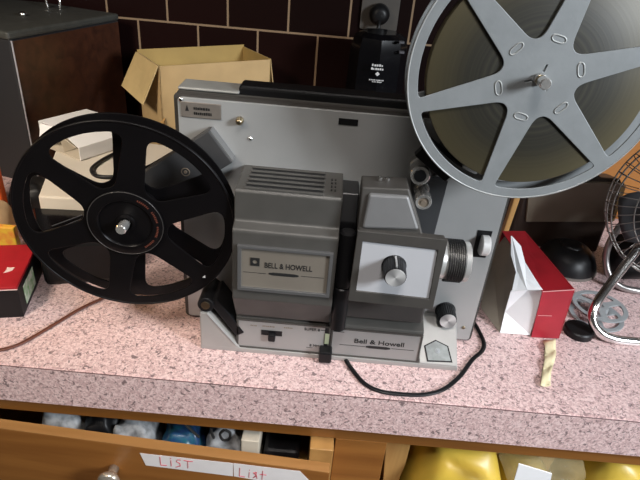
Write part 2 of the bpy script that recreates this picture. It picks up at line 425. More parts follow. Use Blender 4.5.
# drawer
def dy(x): return 353 - (x + 135) * .0527      # back line of the slightly skewed front
fr = [(-600, dy(-600) + .0), (28, dy(28)), (28, dy(28) - 10.5), (-600, dy(-600) - 10.5)]
dr = cb('drawer', add_poly(B(), [(x, y, -205) for x, y in fr], (0, 0, 124.5), .6), M_wood)
link('front_top_edge', add_poly(B(), [(x, y, -80.4) for x, y in fr], (0, 0, .9), 0), M_edge, dr)
ls = [AZ(308, 440, -79), AZ(334, 443, -79)]
link('drawer_side', box(8, 31, 357, 830, -190, -77.5, bevel=.8), M_woodlite, dr)
link('drawer_side', box(-600, -588, 392, 830, -190, -79.5, bevel=.8), M_woodlite, dr)
link('drawer_bottom', box(-588, 8, 392, 830, -190, -184), M_woodlite, dr)
# knob on the drawer
kx = -180; ky = dy(kx) - 10.5
link('drawer_knob', lathe((kx, ky, -115), (0, -1, 0), [(0, 5), (6, 4.5), (10, 8), (13, 10.5), (16, 10.5), (18, 8.5), (19, 4)], 32), mat('ivory_metal_knob', (.62, .55, .45), .22, .7, .1), dr, smooth=True)
# paper strip on the drawer face, in red pen
def fy(x): return dy(x) - 10.5
def on_face(px, py):
    p = AY(px, py, 340)
    for _ in range(6): p = AY(px, py, fy(p.x))
    return p
def strip(pts, name):
    q = [on_face(*p) for p in pts]; q = [p + Vector((0, -.15, 0)) for p in q]
    return link(name, add_poly(B(), q, (0, -.25, 0)), mat('white_tape', (.80, .77, .76), .55, 0, .05), dr)
s1 = strip([(140, 453), (233, 463), (233, 476), (146, 465)], 'paper_strip')
s2 = strip([(233.5, 463), (300, 471), (310, 481), (310, 489), (234, 476)], 'paper_strip')
def pen(lines, name='handwriting'):
    bm = B()
    for l in lines:
        pts = [on_face(*p) + Vector((0, -.6, 0)) for p in l]
        add_tube(bm, pts, .33, 6)
    return link(name, bm, M_redpen, dr)
pen([[(160, 456.5), (161, 464.5), (167, 465)], [(171, 460), (171.5, 465.5)], [(170.6, 457.4), (171, 458.2)],
     [(181, 459.5), (177.5, 459.2), (176.5, 461), (180, 463), (180.5, 465.5), (176, 466.5)], [(184, 460), (193, 461.2)], [(188, 460.6), (188, 467.5)]])
pen([[(240, 467.5), (239.5, 475.5), (245, 476.5)], [(249.5, 471.8), (249, 477)], [(249.7, 469.3), (249.7, 469.9)],
     [(257, 472.3), (253.5, 472.2), (256.5, 475), (253, 477.5)], [(256, 471.5), (257, 478)], [(263, 470.5), (262, 479)], [(260, 473.8), (266.5, 474.6)]])

# drawer contents (lie on the drawer bottom, seen through the gap)
def packet(name, label, cat, px, py, sx, sy, m, rot=0, seed=1, top=-97, sz=None):
    p = AZ(px, py, top); sz = sz or (top + 184) / 2
    return tag(link(name, pillow((p.x, p.y + sy * .7, -184 + sz), sx, sy, sz, rot, seed, .10), m, smooth=True), label, cat)
packet('plastic_bag', 'white plastic bag with a dark mark at the left end of the drawer', 'bag', 56, 416, 26, 26, M_whitebag, .1, 2)
packet('cloth_pouch', 'small black pouch with a red corner lying in the open drawer', 'pouch', 96, 424, 21, 26, M_black, 0, 3)
packet('bubble_wrap', 'crumpled clear-white wrapper left of the blue packet in the drawer', 'wrapper', 130, 428, 24, 26, M_whitebag, 0, 4)
packet('snack_packet', 'crinkled dark blue and teal foil packet in the drawer', 'packet', 178, 439, 23, 26, M_blue, .1, 5, -101)
wb = packet('carrier_bag', 'white plastic bag printed with black numerals beside the blue packet', 'bag', 224, 432, 22, 24, M_whitebag, 0, 6, -96)
# the bag's printing
bm = B()
q = lambda a, b: AY(a, b, AZ(222, 436, -96).y - 6)
add_tube(bm, spline([q(211, 429), q(212, 434), q(214, 438)], 4), 1.4, 6)
add_tube(bm, spline([q(224, 430), q(220, 434), q(223, 440), q(229, 439), q(230, 433), q(225, 430)], 5), 1.4, 6)
add_tube(bm, spline([q(185, 424), q(192, 431), q(199, 437)], 4), 1.4, 6)
link('printing', bm, M_ink, wb)
p = AZ(250, 445, -98); tag(link('index_card', box(p.x - 9, p.x + 9, p.y, p.y + 90, -184, -92, bevel=1), M_cream), 'plain cream card standing on edge in the drawer', 'card')
p = AZ(282, 446, -100); tag(link('wallet', box(p.x - 19, p.x + 18, p.y + 2, p.y + 90, -184, -112, bevel=4), M_black), 'black wallet at the right end of the open drawer', 'wallet')

# yellow stuff in the right opening
def ybag(label, px, py, sx, sy, seed, top=-98, m=M_yellow, name='yellow_bag', rot=0):
    p = AZ(px, py, top); sz = (top + 318) / 2
    return tag(link(name, pillow((p.x, p.y + sy * .65, -318 + sz), sx, sy, sz, rot, seed, .05), m, smooth=True), label, 'bag')
ybag('yellow plastic bag bulging out beside the wooden divider under the worktop', 470, 467, 54, 55, 11)
ybag('yellow plastic bag at the far right of the cabinet opening', 632, 470, 40, 50, 13, -100)
p = AZ(556, 470, -100)
tag(link('yellow_bag', pillow((p.x, p.y + 45, -236), 38, 44, 82, 0, 14, .05), M_yellow, smooth=True), 'yellow bag under the crinkled clear wrapper', 'bag')
tag(link('cellophane_wrapper', pillow((p.x - 2, p.y + 26, -120), 40, 30, 30, .05, 15, .12), M_clear, smooth=True), 'crinkled clear cellophane wrapper over the yellow bags', 'wrapper')
ln = [AY(519, 464, 336), AY(552, 474, 336), AY(548, 492, 336), AY(512, 488, 336)]
tag(link('paper_label', add_poly(B(), ln, (0, 1, 0)), M_whitecard), 'white paper slip on the clear wrapper under the worktop', 'paper')

# ================================================================== PROJECTOR
pr = thing('film_projector', 'silver and grey film projector standing on the worktop', 'projector', (15, 450, 0))
def P(n, bm, m, parent=pr, **k): return link(n, bm, m, parent, **k)
case = P('case', yz([(446, 5), (446, 230.5), (476, 232), (540, 205), (540, 5)], -129, 161.5, bevel=2.5), M_case)
P('case_top', box(-128, -77, 449, 476, 231.5, 234, bevel=1.5), M_top, case)
P('case_foot', lathe((-110, 460, 0), (0, 0, 1), [(0, 6), (6, 7)], 20), M_black, case)
P('case_foot', lathe((145, 460, 0), (0, 0, 1), [(0, 6), (6, 7)], 20), M_black, case)
P('case_foot', lathe((-110, 525, 0), (0, 0, 1), [(0, 6), (6, 7)], 20), M_black, case)
P('case_foot', lathe((145, 525, 0), (0, 0, 1), [(0, 6), (6, 7)], 20), M_black, case)
P('carrying_handle', box(-78, 140, 452, 474, 228, 238.5, bevel=3, seg=3), M_black)
P('front_rim', xz(rrect(-129.5, 162, 2.5, 231, 4), 442.2, 447), mat('rim_dark', (.05, .045, .04), .5))
panel = P('front_panel', xz(rrect(-126, 159.5, 4.5, 228, 3), 440, 444, bevel=.5), M_silver)
# badge on the panel, lettering too worn to read
bd = P('badge', box(-123, -90, 438.8, 441, 212, 224.8, bevel=.4), mat('badge_metal', (.28, .25, .22), .4, .5, .2), panel)
def bars(rows, x0, y, h, seed, gap=.5):
    rnd = random.Random(seed); bm = B()
    for z, n, w in rows:
        x = x0
        for i in range(n):
            k = rnd.uniform(.55, 1.25) * w
            add_box(bm, x, x + k, y - .25, y, z, z + h * rnd.uniform(.75, 1)); x += k + gap
    return bm
P('lettering', add_poly(bars([(219, 8, 1.35), (214.8, 9, 1.2)], -112.5, 438.7, 2.4, 3), [(-119.5, 438.7, 217.5), (-118, 438.7, 222.5), (-116.5, 438.7, 217.5)], (0, -.25, 0)), M_ink, panel)
P('knob', lathe((-74.7, 440, 213), (0, -1, 0), [(0, 3.4), (2, 3.4), (5, 2.8), (6.5, 1.6)], 24), M_brass, panel, smooth=True)
P('slot', box(6.5, 22.5, 439.3, 441, 217.2, 222.4), M_black, panel)
for (sx_, sz_) in ((-123, 226), (151, 20), (117, 26), (-66, 198)):
    P('screw', lathe((sx_, 440, sz_), (0, -1, 0), [(0, 1.8), (.8, 1.7), (1.3, 1)], 16), M_brass if sx_ > 100 else M_chrome, panel)

def knob(x, z, y0, y1, r, parent=pr, name='control_knob'):
    k = P(name, lathe((x, y0, z), (0, -1, 0), [(0, r + .6), (1.2, r + .6), (1.8, r), (y0 - y1 - 1, r * .93), (y0 - y1, r * .86)], 56, serr=(.5, 0, 2, 3)), M_black, parent)
    P('knob_cap', lathe((x, y1 + .2, z), (0, -1, 0), [(0, r * .84), (.7, r * .82)], 40), SPUN, k)
    return k
knob(129, 39, 440, 423, 9.4)

# lamp house
lh = P('lamp_house', yz([(380, 76), (380, 141.5), (381, 143.5), (389, 146.5), (390, 148), (390, 172), (392, 174), (441, 174), (441, 44), (398, 44)], -70.5, 15, bevel=1.2), M_mid)
vents = B()
for i in range(5):
    y = 396 + i * 8.4; add_box(vents, -62, -1, y, y + 4.6, 173.4, 174.4)
P('vent_slots', vents, M_black, lh)
ridge = B()
for i in range(6):
    y = 394 + i * 8.4 - 2.2; add_box(ridge, -63, 0, y, y + 2.9, 173.5, 175.4, bevel=.5)
P('vent_slats', ridge, M_mid, lh)
dots = B()
for i in range(4):
    for j in range(2): add_box(dots, 5 + j * 3, 6.3 + j * 3, 402 + i * 7, 405 + i * 7, 173.6, 174.4)
P('side_vents', dots, M_black, lh)
# name plate frame and plate
fo = [(-65.5, 87), (11.5, 87), (11.5, 130), (-65.5, 130)]; fi = [(-63, 89.5), (9.3, 89.5), (9.3, 128), (-63, 128)]
P('plate_frame', to_front(flatmesh([fo, fi], 3.2, .3), 0, 378.8, 0), mat('plate_frame_grey', (.14, .14, .14), .4, .4), lh)
npl = P('name_plate', box(-63, 9.5, 379.2, 380.6, 89, 128.5), M_plate, lh)
def lens_mark(cx, z, w, h):
    return [(cx - w / 2, z - h * .25), (cx - w / 2, z + h * .25), (cx - w / 3, z + h / 2), (cx + w / 3, z + h / 2), (cx + w / 2, z + h * .25), (cx + w / 2, z - h * .25), (cx + w / 3, z - h / 2), (cx - w / 3, z - h / 2)]
yp = 379.1
lt = text_fit('BELL & HOWELL', -43.5, -4.2, 110.2, 5.2, yp, bold=.13)
for s in lens_mark(0, 0, 1, 1): pass
add_poly(lt, [(x, yp, z) for x, z in lens_mark(-27.5, 104.8, 25, 2.8)], (0, -.25, 0))
add_box(lt, -61, -42, yp - .2, yp, 104.3, 104.6); add_box(lt, -13, 6, yp - .2, yp, 104.9, 105.2)
P('lettering', lt, M_ink, lh)
lg = to_front(flatmesh([[(-3.8, -3.8), (3.8, -3.8), (3.8, 3.8), (-3.8, 3.8)], circle(1.9, 24)], .5), -51.5, yp - .2, 115.2)
P('emblem', lg, M_ink, lh)
# between lamp house and lens block
P('hinge_column', lathe((22.5, 391, 46), (0, 0, 1), [(0, 7), (44, 7), (45, 6), (46, 6), (47, 7), (98, 7), (99, 5)], 32), M_black, smooth=False)
P('film_gate', yz([(404, 46), (404, 146), (414, 168), (441, 168), (441, 46)], 14.5, 29, bevel=1), mat('gate_black', (.008, .008, .009), .4))
# base body
bs = P('base_body', yz([(401, 1), (401, 39), (404, 41), (416, 47), (441, 47), (441, 1)], -71, 103, bevel=1.2), M_dark)
P('base_ledge', yz([(399, 38.5), (400, 41.5), (421, 50), (441, 50), (441, 38.5)], 20, 103, bevel=.8), M_mid, bs)
def plate_with_rim(x0, x1, z0, z1, name, m):
    P(name + '_rim', to_front(flatmesh([[(x0 - 1.3, z0 - 1.3), (x1 + 1.3, z0 - 1.3), (x1 + 1.3, z1 + 1.3), (x0 - 1.3, z1 + 1.3)], [(x0, z0), (x1, z0), (x1, z1), (x0, z1)]], 2, .2), 0, 400, 0), M_dark, bs)
    return P(name, box(x0, x1, 399.8, 401.2, z0, z1), m, bs)
plate_with_rim(-68.5, 15.8, 6, 37, 'switch_plate', M_plate2)
plate_with_rim(19.5, 101.5, 6, 36.5, 'brand_plate', M_plate2)
yp = 399.7
bt = text_fit('Bell & Howell', 40.4, 87, 21.8, 5.0, yp, bold=.12)
add_poly(bt, [(x, yp, z) for x, z in lens_mark(63.2, 18.4, 23, 3)], (0, -.25, 0))
add_box(bt, 27, 51, yp - .2, yp, 18.1, 18.5); add_box(bt, 76, 97, yp - .2, yp, 18.5, 18.9)
P('lettering', bt, M_ink, bs)
st = text_fit('SUPER 8', -7, 7.3, 31.6, 2.9, yp)
t2 = text_fit('8 MM', -1, 8, 12.6, 2.7, yp); me_ = bpy.data.meshes.new('tmp'); t2.to_mesh(me_); st.from_mesh(me_); bpy.data.meshes.remove(me_)
add_box(st, 8.5, 30, yp - .2, yp, 33, 33.6); add_box(st, 8, 15, yp - .2, yp, 11, 11.5); add_box(st, -4, 2, yp - .2, yp, 11, 11.4)
P('lettering', st, M_ink, bs)
P('lettering', bars([(31.2, 4, 1.2)], -57, yp, 1.3, 8, .6), M_inkgrey, bs)
P('lettering', bars([(31.6, 7, 1.3)], -46, yp, 1.3, 9, .6), M_inkgrey, bs)
P('lettering', bars([(31.9, 5, 1.1)], -26, yp, 1.3, 10, .6), M_inkgrey, bs)
sw = P('slide_switch', box(-47, -27.5, 399.2, 400.2, 22, 27.5), M_black, bs)
P('switch_lever', box(-40, -33.5, 394.5, 399.5, 18, 25.5, bevel=1), M_black, sw)
P('lever_slot', box(12.2, 19.5, 399.4, 401, 13, 39.5), M_black, bs)
P('lever_window', box(12.6, 16.6, 398.9, 400.2, 18, 30), mat('lever_window_grey', (.30, .33, .22), .4), bs)
fl = P('film_lever', box(8.5, 20.5, 388, 400, 3.5, 16, bevel=1.6), M_black, bs)
# cast silver tray
tr = P('base_tray', box(-104, 141, 397.5, 441, 0, 4.8, bevel=.8), M_tray)
wedge = [(-104, 3), (-104, 43.5), (-96, 43.5), (-66, 4)]
P('side_wedge', xz(wedge, 397.5, 432, bevel=1.4), M_tray, tr)
P('wedge_ridge', tube([(-97, 397, 43), (-70, 397, 8)], .45, 8), M_silver, tr)
rl = P('guide_roller', lathe((-98, 431, 52), (0, -1, 0), [(0, 7.6), (33, 7.6), (34, 7)], 32), M_black)
P('roller_pin', lathe((-98, 397.2, 52), (0, -1, 0), [(0, 4.2), (.8, 4)], 24), M_brass, rl)
gd = Vector((30, 0, -44)).normalized(); gn = Vector((44, 0, 30)).normalized()
a_ = Vector((-92, 399, 57)); b_ = a_ + gd * 45
P('film_guide', add_poly(B(), [a_ - gn * 4.5, b_ - gn * 4.5, b_ + gn * 4.5, a_ + gn * 4.5], (0, 30, 0), 1), M_black)
# right corner housing with window
cw = P('corner_housing', yz([(398, 3), (398, 6), (436, 34), (441, 34), (441, 3)], 104, 140.5, bevel=1), M_tray)
def on_slope(px, py):    # sloped face through (398,6)-(436,34)
    d = ray(px, py); k = 28 / 38.0
    t = (6 - CAM_H - 398 * k) / (d.z - k * d.y); p = d * t; return Vector((p.x, p.y, p.z + CAM_H))
pent = [on_slope(*p) for p in ((424.5, 346), (435.5, 340.5), (447.5, 346.5), (451.5, 362), (427.5, 361))]
nrm = Vector((0, -28, 38)).normalized()
cen = sum(pent, Vector()) / 5
P('window_gasket', add_poly(B(), [cen + (p - cen) * 1.06 + nrm * .1 for p in pent], nrm * .5), M_black, cw)
P('window_pane', add_poly(B(), [cen + (p - cen) * .93 + nrm * .6 for p in pent], nrm * .5), mat('smoky_pane', (.40, .42, .41), .15, .2, .3, 120), cw)
P('cog', lathe(cen + nrm * 1.1 + Vector((0, 0, 0)), nrm, [(0, 2.6), (.6, 2.4), (.7, 1.2), (1.4, 1.0)], 20), M_greyplastic, cw)
dc = AY(430, 338, 424)
P('guide_disc', lathe((dc.x, 441, dc.z), (0, -1, 0), [(0, 8.5), (17, 8.5), (18, 7.8)], 36), M_tray, smooth=False)

# lens block
lb = P('lens_block', add_box(xz([(28.3, 93), (97, 91), (96.8, 156), (29, 157)], 372, 379, bevel=1.2), 32, 76, 378, 441, 95, 149), M_dark)
P('block_bezel', to_front(flatmesh([[(27.8, 92), (97.4, 90.5), (97.2, 156.6), (28.6, 157.4)], [(32.6, 101.5), (93.4, 100), (92.2, 147.6), (32.6, 149.5)]], 3, .5), 0, 370.6, 0), M_dark, lb)
P('block_plate', xz([(32, 101), (94, 99.5), (93, 148), (32, 150)], 370.6, 372.6), mat('block_plate_silver', (.66, .67, .70), .42, .35, .05, 20), lb)
knob(60.2, 128.5, 371, 353.5, 9.4, lb)
P('pointer', box(59.5, 60.9, 355, 370, 136.6, 138.4), M_silver, lb)
P('lower_shade', box(26, 100, 402, 441, 49, 92, bevel=2), mat('shade_brown', (.05, .045, .042), .5))  # dark brown block puts the shade under the lens block into colour
# upper block
fb = [AY(357, 232, 376), AY(423, 235, 376), AY(409, 189, 381), AY(362, 187, 381)]
ub = P('film_block', add_box(add_poly(B(), fb, (0, 23, 0), 1.2), 36, 62, 396, 441, 151, 166), M_dark)
cvp = [AY(369, 193, 379.8), AY(408.5, 195.5, 379.8), AY(419, 229, 376), AY(362, 227, 376)]
P('film_block_cover', add_poly(B(), [p + Vector((0, -2.2, 0)) for p in cvp], (0, 8, 0), 1.8), M_midlite, ub)
ztop = fb[2].z
for sx_ in (42, 48): P('screw', lathe((sx_, 395, ztop - .5), (0, 0, 1), [(0, 2.4), (2.5, 2.2), (3, 1.4)], 14), M_chrome, ub)
P('roller_bracket', xz([(71, 182), (104, 178), (101.5, 121), (86, 118)], 434, 440, bevel=.6), mat('bracket_dark', (.055, .057, .06), .45, .3))
r1 = P('film_roller', lathe((76, 440, 190), (-.06, -1, .1), [(0, 6.5), (10, 6.5), (11, 5.5), (22, 5.5), (23, 8), (37, 8), (38, 7.2)], 32), M_roller, auto=30)
P('roller_core', lathe((73.7, 401.8, 193.8), (-.06, -1, .1), [(0, 5), (.6, 4.8)], 24), M_black, r1)
r2 = P('film_roller', lathe((82.5, 440, 171), (-.06, -1, 0), [(0, 6.5), (12, 6.5), (13, 5), (27, 5), (28, 6.8), (37, 6.8), (38, 6.2), (38, 4.4), (36.5, 4.2)], 32), M_roller, auto=30)
P('roller_core', lathe((80.1, 403.4, 171), (-.06, -1, 0), [(0, 4.3), (.5, 4.1), (.6, 2.0), (1.6, 1.8)], 24), M_inkgrey, r2)
# lens, pointing out to the right
lz, ly = 119.5, 402
ln_ = P('lens_barrel', lathe((92, ly, lz), (1, 0, 0), [(0, 17), (14.8, 17), (15, 16.9), (29.6, 16.9), (30, 17.4), (34, 17.4), (34.6, 16.4), (34.6, 12), (32, 11)], 48), M_cap, auto=30)
rib = B()
for i in range(8):
    t = 15.2 + i * 1.8; add_lathe(rib, (92, ly, lz), (1, 0, 0), [(t, 16), (t + .15, 18.6), (t + 1.0, 18.6), (t + 1.2, 16)], 48)
P('focus_ring', rib, M_black, ln_)
P('lens_glass', lathe((123.5, ly, lz), (1, 0, 0), [(0, 11), (1, 10), (2.2, 5)], 32), M_blackgloss, ln_, smooth=True)
# thumb wheel
P('wheel_slot', xz([(141, 103), (154, 103), (154, 131), (141, 131)], 439.4, 441), M_black, panel)
P('thumb_wheel', lathe((145, 436, 118), (1, 0, 0), [(0, 8.6), (.8, 9.4), (6.8, 9.4), (7.6, 8.6)], 48), mat('wheel_white', (.72, .70, .68), .4, .2))

# take-up arm
ax_ = Vector((-.8, 0, -.6)); pn = Vector((.6, 0, -.8))
m0 = Vector((-88.5, 428, 193))
cs = [m0 - pn * 16.5, m0 + pn * 16.5, m0 + ax_ * 108 + pn * 16.5, m0 + ax_ * 108 - pn * 16.5]
ta = P('take_up_arm', add_poly(B(), cs, (0, 12.5, 0), 1.2), mat('arm_charcoal', (.07, .07, .072), .42, .3, .1))
P('arm_end_cap', add_poly(B(), [m0 - pn * 15.5 + Vector((0, 1, 0)), m0 + pn * 15.5 + Vector((0, 1, 0)), m0 + pn * 15.5 + Vector((0, 12, 0)), m0 - pn * 15.5 + Vector((0, 12, 0))], -ax_ * .8), M_midlite, ta)
sc_ = AY(185.5, 172, 428); P('screw', add_ring(lathe((sc_.x, 428, sc_.z), (0, -1, 0), [(0, 1.6), (.6, 1.3)], 16), (sc_.x, 427.8, sc_.z), (0, 1, 0), 3.4, .5, 24, 6), M_inkgrey, ta)
BC = Vector((-159.5, 391, 134.8)); SCN = Vector((135.2, 375.6, 281))
P('take_up_spindle', lathe((BC.x, 429, BC.z), (0, -1, 0), [(0, 3.6), (39, 3.6), (39.4, 3.2), (43, 3.2), (43.4, 4.3), (51, 4.3), (52, 3.6)], 28), M_roller, ta, auto=30)
# supply arm, mostly behind the silver reel
sa = P('supply_arm', xz([(84, 190), (112, 205), (150, 276), (147, 288), (135, 294), (122, 288)], 408, 440, bevel=1.5), mat('arm_black', (.02, .02, .022), .4))
stp = [AY(415, 156, 402), AY(432, 140, 402), AY(463, 167, 402), AY(445, 182, 402)]
P('film_guard', add_poly(B(), stp, (0, 8, 0), .6), M_black, sa)
P('supply_spindle', lathe((SCN.x, 408, SCN.z), (0, -1, 0), [(0, 3.4), (33, 3.4), (33.4, 4.0), (36, 4.0), (36.3, 2.8), (40, 2.8), (40.4, 3.9), (46.5, 3.9), (47.5, 3.2)], 28), M_roller, sa, auto=30)
P('spindle_collar', lathe((SCN.x, SCN.y - 1.6, SCN.z), (0, -1, 0), [(0, 3.6), (3.4, 3.5)], 20), M_brass, sa)

# ================================================================== REELS
def flange(c, y, R, ri, ro, hi, ho, ci, co_, base, th, hole, slots, bevel=.35):
    wins = [reel_window(math.radians(base + 60 * k), math.radians(base + 60 * k + 60), ri, ro, hi, ho, ci, co_) for k in range(6)]
    sp = [circle(R, 144)] + wins + [circle(hole, 24)]
    for a in slots:
        d = polar(1, math.radians(a)); n = Vector((-d.y, d.x)); sp.append([tuple(d * r + n * w) for r, w in ((hole + .6, -1.0), (hole + 6.0, -.8), (hole + 6.0, .8), (hole + .6, 1.0))])
    return to_front(flatmesh(sp, th, bevel), c.x, y, c.z)
sr = thing('supply_reel', 'silver grey metal film reel full of dark wound film on the upper arm', 'film reel', (SCN.x, SCN.y + 6, SCN.z - 89))
link('front_flange', flange(SCN, SCN.y, 87, 26, 80, 9.5, 4.6, 7, 3.5, 18, 1.3, 4.2, (75, 195, 315)), M_reelgrey, sr)
link('rear_flange', flange(SCN, SCN.y + 12.5, 87, 26, 80, 9.5, 4.6, 7, 3.5, 18, 1.3, 4.2, ()), M_reelgrey, sr)
rim = add_ring(B(), (SCN.x, SCN.y - .2, SCN.z), (0, 1, 0), 86.6, .75, 144, 8); link('rolled_rim', rim, M_reelgrey2, sr, smooth=True)
link('rolled_rim', add_ring(B(), (SCN.x, SCN.y + 12.7, SCN.z), (0, 1, 0), 86.6, .75, 144, 8), M_reelgrey, sr, smooth=True)
for k in range(6):
    a = math.radians(18 + 60 * k + 0); c = SCN + Vector((math.cos(a), 0, math.sin(a))) * 26.5
    t = Vector((-math.sin(a), 0, math.cos(a))); r_ = Vector((math.cos(a), 0, math.sin(a)))
    bm = B(); loop = [c + t * (3.2 * math.cos(2 * PI * i / 24) + math.copysign(1.6, math.cos(2 * PI * i / 24)) * (abs(math.cos(2 * PI * i / 24)) > 1e-6)) + r_ * 2.1 * math.sin(2 * PI * i / 24) + Vector((0, -.7, 0)) for i in range(24)]
    add_tube(bm, loop + [loop[0]], .55, 6); link('embossed_slot', bm, M_reelgrey2, sr, smooth=True)
fc = SCN + Vector((.6, 0, -.8))
link('wound_film', lathe((fc.x, SCN.y + 1.2, fc.z), (0, 1, 0), [(0, 23), (0, 73.8), (.4, 74.3), (10.2, 74.3), (10.6, 73.8), (10.6, 23)], 128, cap=False), FILM, sr, auto=40, origin=fc)
link('reel_core', lathe((SCN.x, SCN.y + 1, SCN.z), (0, 1, 0), [(0, 5.6), (0, 22.8), (11, 22.8), (11, 5.6)], 48, cap=False), M_reelgrey, sr, auto=40)

tr_ = thing('take_up_reel', 'empty black plastic film reel on the left arm of the projector', 'film reel', (BC.x, BC.y + 6, BC.z - 89))
link('front_flange', flange(BC, BC.y, 89, 33, 80.5, 10.5, 8.0, 9, 11, 18.5, 1.6, 5, (), .5), M_reelblack, tr_)
link('rear_flange', flange(BC, BC.y + 12.8, 89, 33, 80.5, 10.5, 8.0, 9, 11, 27, 1.6, 5, (), .5), M_reelblack, tr_)
link('rim_lip', add_ring(B(), (BC.x, BC.y - .3, BC.z), (0, 1, 0), 88.3, 1.1, 144, 8), M_reelblack, tr_, smooth=True)
link('rim_lip', add_ring(B(), (BC.x, BC.y + 13.1, BC.z), (0, 1, 0), 88.3, 1.1, 144, 8), M_reelblack, tr_, smooth=True)
hub = link('hub', lathe((BC.x, BC.y - .6, BC.z), (0, -1, 0), [(-12.6, 5.4), (-12.6, 28), (0, 28), (0, 30.5), (2.2, 30.5), (2.8, 29.6), (2.8, 22.4), (2.2, 21.8), (1.0, 21.4), (.8, 8), (2.4, 7.4), (2.4, 5.4)], 72, cap=False), M_reelblack, tr_, auto=35)
link('hub_ring', add_ring(B(), (BC.x, BC.y - 3.1, BC.z), (0, 1, 0), 30.2, .28, 96, 6), mat('worn_or_glint_edge', (.11, .105, .10), .35, .5), tr_, smooth=True)  # pale ring paints the highlight along the hub's edge
marks = B(); rnd = random.Random(5)
for i in range(34):
    a = math.radians(62 - i * 3.6)
    if i % 9 in (7, 8): continue
    e = Vector((math.cos(a), 0, math.sin(a))); t = Vector((-e.z, 0, e.x)); c = BC + e * 26 + Vector((0, -3.5, 0))
    add_poly(marks, [c - t * .5 - e * .9, c + t * .35 - e * .9, c + t * .35 + e * rnd.uniform(.3, .9), c - t * .5 + e * .9], (0, -.15, 0))
link('hub_lettering', marks, M_inkred, tr_)
e = Vector((math.cos(math.radians(-41)), 0, math.sin(math.radians(-41)))); link('white_arrow', add_poly(B(), [BC + e * 81 + Vector((-1.6, -1.2, -.8)), BC + e * 81 + Vector((1.2, -1.2, -1.2)), BC + e * 81 + Vector((.8, -1.2, 1.8))], (0, -.2, 0)), M_whitecard, tr_)

# the reel sits a little askew on its spindle
RR = Matrix.Rotation(math.radians(4.5), 3, 'Z') @ Matrix.Rotation(math.radians(5.0), 3, 'X')
tr_.rotation_euler = RR.to_euler(); tr_.location = (BC + RR @ (WLOC[tr_.name] - BC)) * MM

# ================================================================== CABLES
def lay(pts, z, per=8): return spline([AZ(a, b, z) for a, b in pts], per)
tag(link('mains_cable', tube(lay([(346, 360), (352, 369), (364, 383), (380, 391), (400, 394), (424, 394.5), (444, 389), (460, 376), (472, 360), (482, 351), (484, 343), (480, 333), (474, 322), (468, 312)], 1.9), 1.35, 10, flat=(1.6, 1)), M_black, smooth=True), 'black power cord curving on the worktop in front of the projector', 'cord')
tag(link('ribbon_cable', tube(lay([(-40, 356), (0, 350), (22, 343), (50, 327), (80, 309), (105, 297), (122, 286), (140, 270)], 1.4), 1.1, 8, flat=(1.9, 1)), M_cable, smooth=True), 'reddish brown cable lying on the worktop in front of the red box', 'cable')

# ================================================================== LEFT SIDE
# wood sided black box
ZT = 211.0
n0 = AZ(10, 41, ZT - 11); f0 = AZ(119, 21, ZT - 11); dirv = (f0 - n0); dirv.z = 0; L = dirv.length; dirv.normalize(); lf = Vector((-dirv.y, dirv.x, 0)).normalized()
L = min(L, 212)
bx = thing('wood_sided_cabinet', 'black box with a dark wood veneer side and light edge strip in the left corner', 'box', (n0.x - 120, n0.y + 120, 0))
def obox(a, l, w, z0, z1, bevel=0):   # oriented box from corner a, length along dirv, width along lf
    p = [a, a + dirv * l, a + dirv * l + lf * w, a + lf * w]
    return add_poly(B(), [Vector((q.x, q.y, z0)) for q in p], (0, 0, z1 - z0), bevel)
link('body', obox(n0 + lf * 1, L, 330, 0, ZT - 10, 2), mat('box_black', (.022, .022, .024), .5), bx)
link('lid', obox(n0 - dirv * 3 - lf * 1.0, L + 3, 334, ZT - 10, ZT, 3), mat('box_lid_grey', (.055, .056, .050), .55, 0, .2, 80, bump=.4, bscale=500), bx)
link('side_panel', obox(n0 + dirv * 3.5, L - 6, 2.5, 3, ZT - 12), M_darkwood, bx)
e0 = n0 + dirv * 1.4 - lf * .6
link('edge_strip', tube([Vector((e0.x, e0.y, 2)), Vector((e0.x, e0.y, ZT - 11))], 1.0, 8), mat('edge_grey', (.60, .60, .64), .4, .5), bx)
kb = AZ(23, 16, ZT); link('lid_button', lathe((kb.x, kb.y, ZT), (0, 0, 1), [(0, 5), (4, 5), (6, 3)], 20), M_chrome, bx, smooth=True)
hb = AZ(48, 8, ZT); hb2 = AZ(60, 9, ZT); link('lid_handle', tube(spline([hb, hb + Vector((0, 0, 14)), hb2 + Vector((0, 0, 14)), hb2], 6), 2, 8), M_chrome, bx, smooth=True)

# open cardboard box behind the projector
cz = 172.0
A_ = AZ(158, 66, cz); dAB = AZ(270, 59, cz) - A_; w_ = dAB.length; dAB.normalize(); dAD = Vector((-dAB.y, dAB.x, 0)); d_ = 92.0; A_ = A_ - dAD * 3
ob = thing('cardboard_box', 'open tan cardboard box behind the left end of the projector', 'box', tuple(Vector((A_.x, A_.y, 0)) + dAB * w_ / 2 + dAD * d_ / 2))
Bc, Cc, Dc = A_ + dAB * w_, A_ + dAB * w_ + dAD * d_, A_ + dAD * d_
def wallp(p, q, z0, z1, th, inward): 
    return add_poly(B(), [Vector((p.x, p.y, z0)), Vector((q.x, q.y, z0)), Vector((q.x, q.y, z1)), Vector((p.x, p.y, z1))], inward * th, .4)
link('front_side', wallp(A_, Bc, 1, cz, 2, dAD), M_card, ob)
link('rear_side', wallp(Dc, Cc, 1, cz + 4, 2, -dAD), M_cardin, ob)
link('left_side', wallp(A_, Dc, 1, cz, 2, dAB), M_card, ob)
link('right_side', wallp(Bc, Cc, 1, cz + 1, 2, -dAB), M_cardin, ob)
link('bottom', add_poly(B(), [Vector((p.x, p.y, .3)) for p in (A_, Bc, Cc, Dc)], (0, 0, 2)), M_cardin, ob)
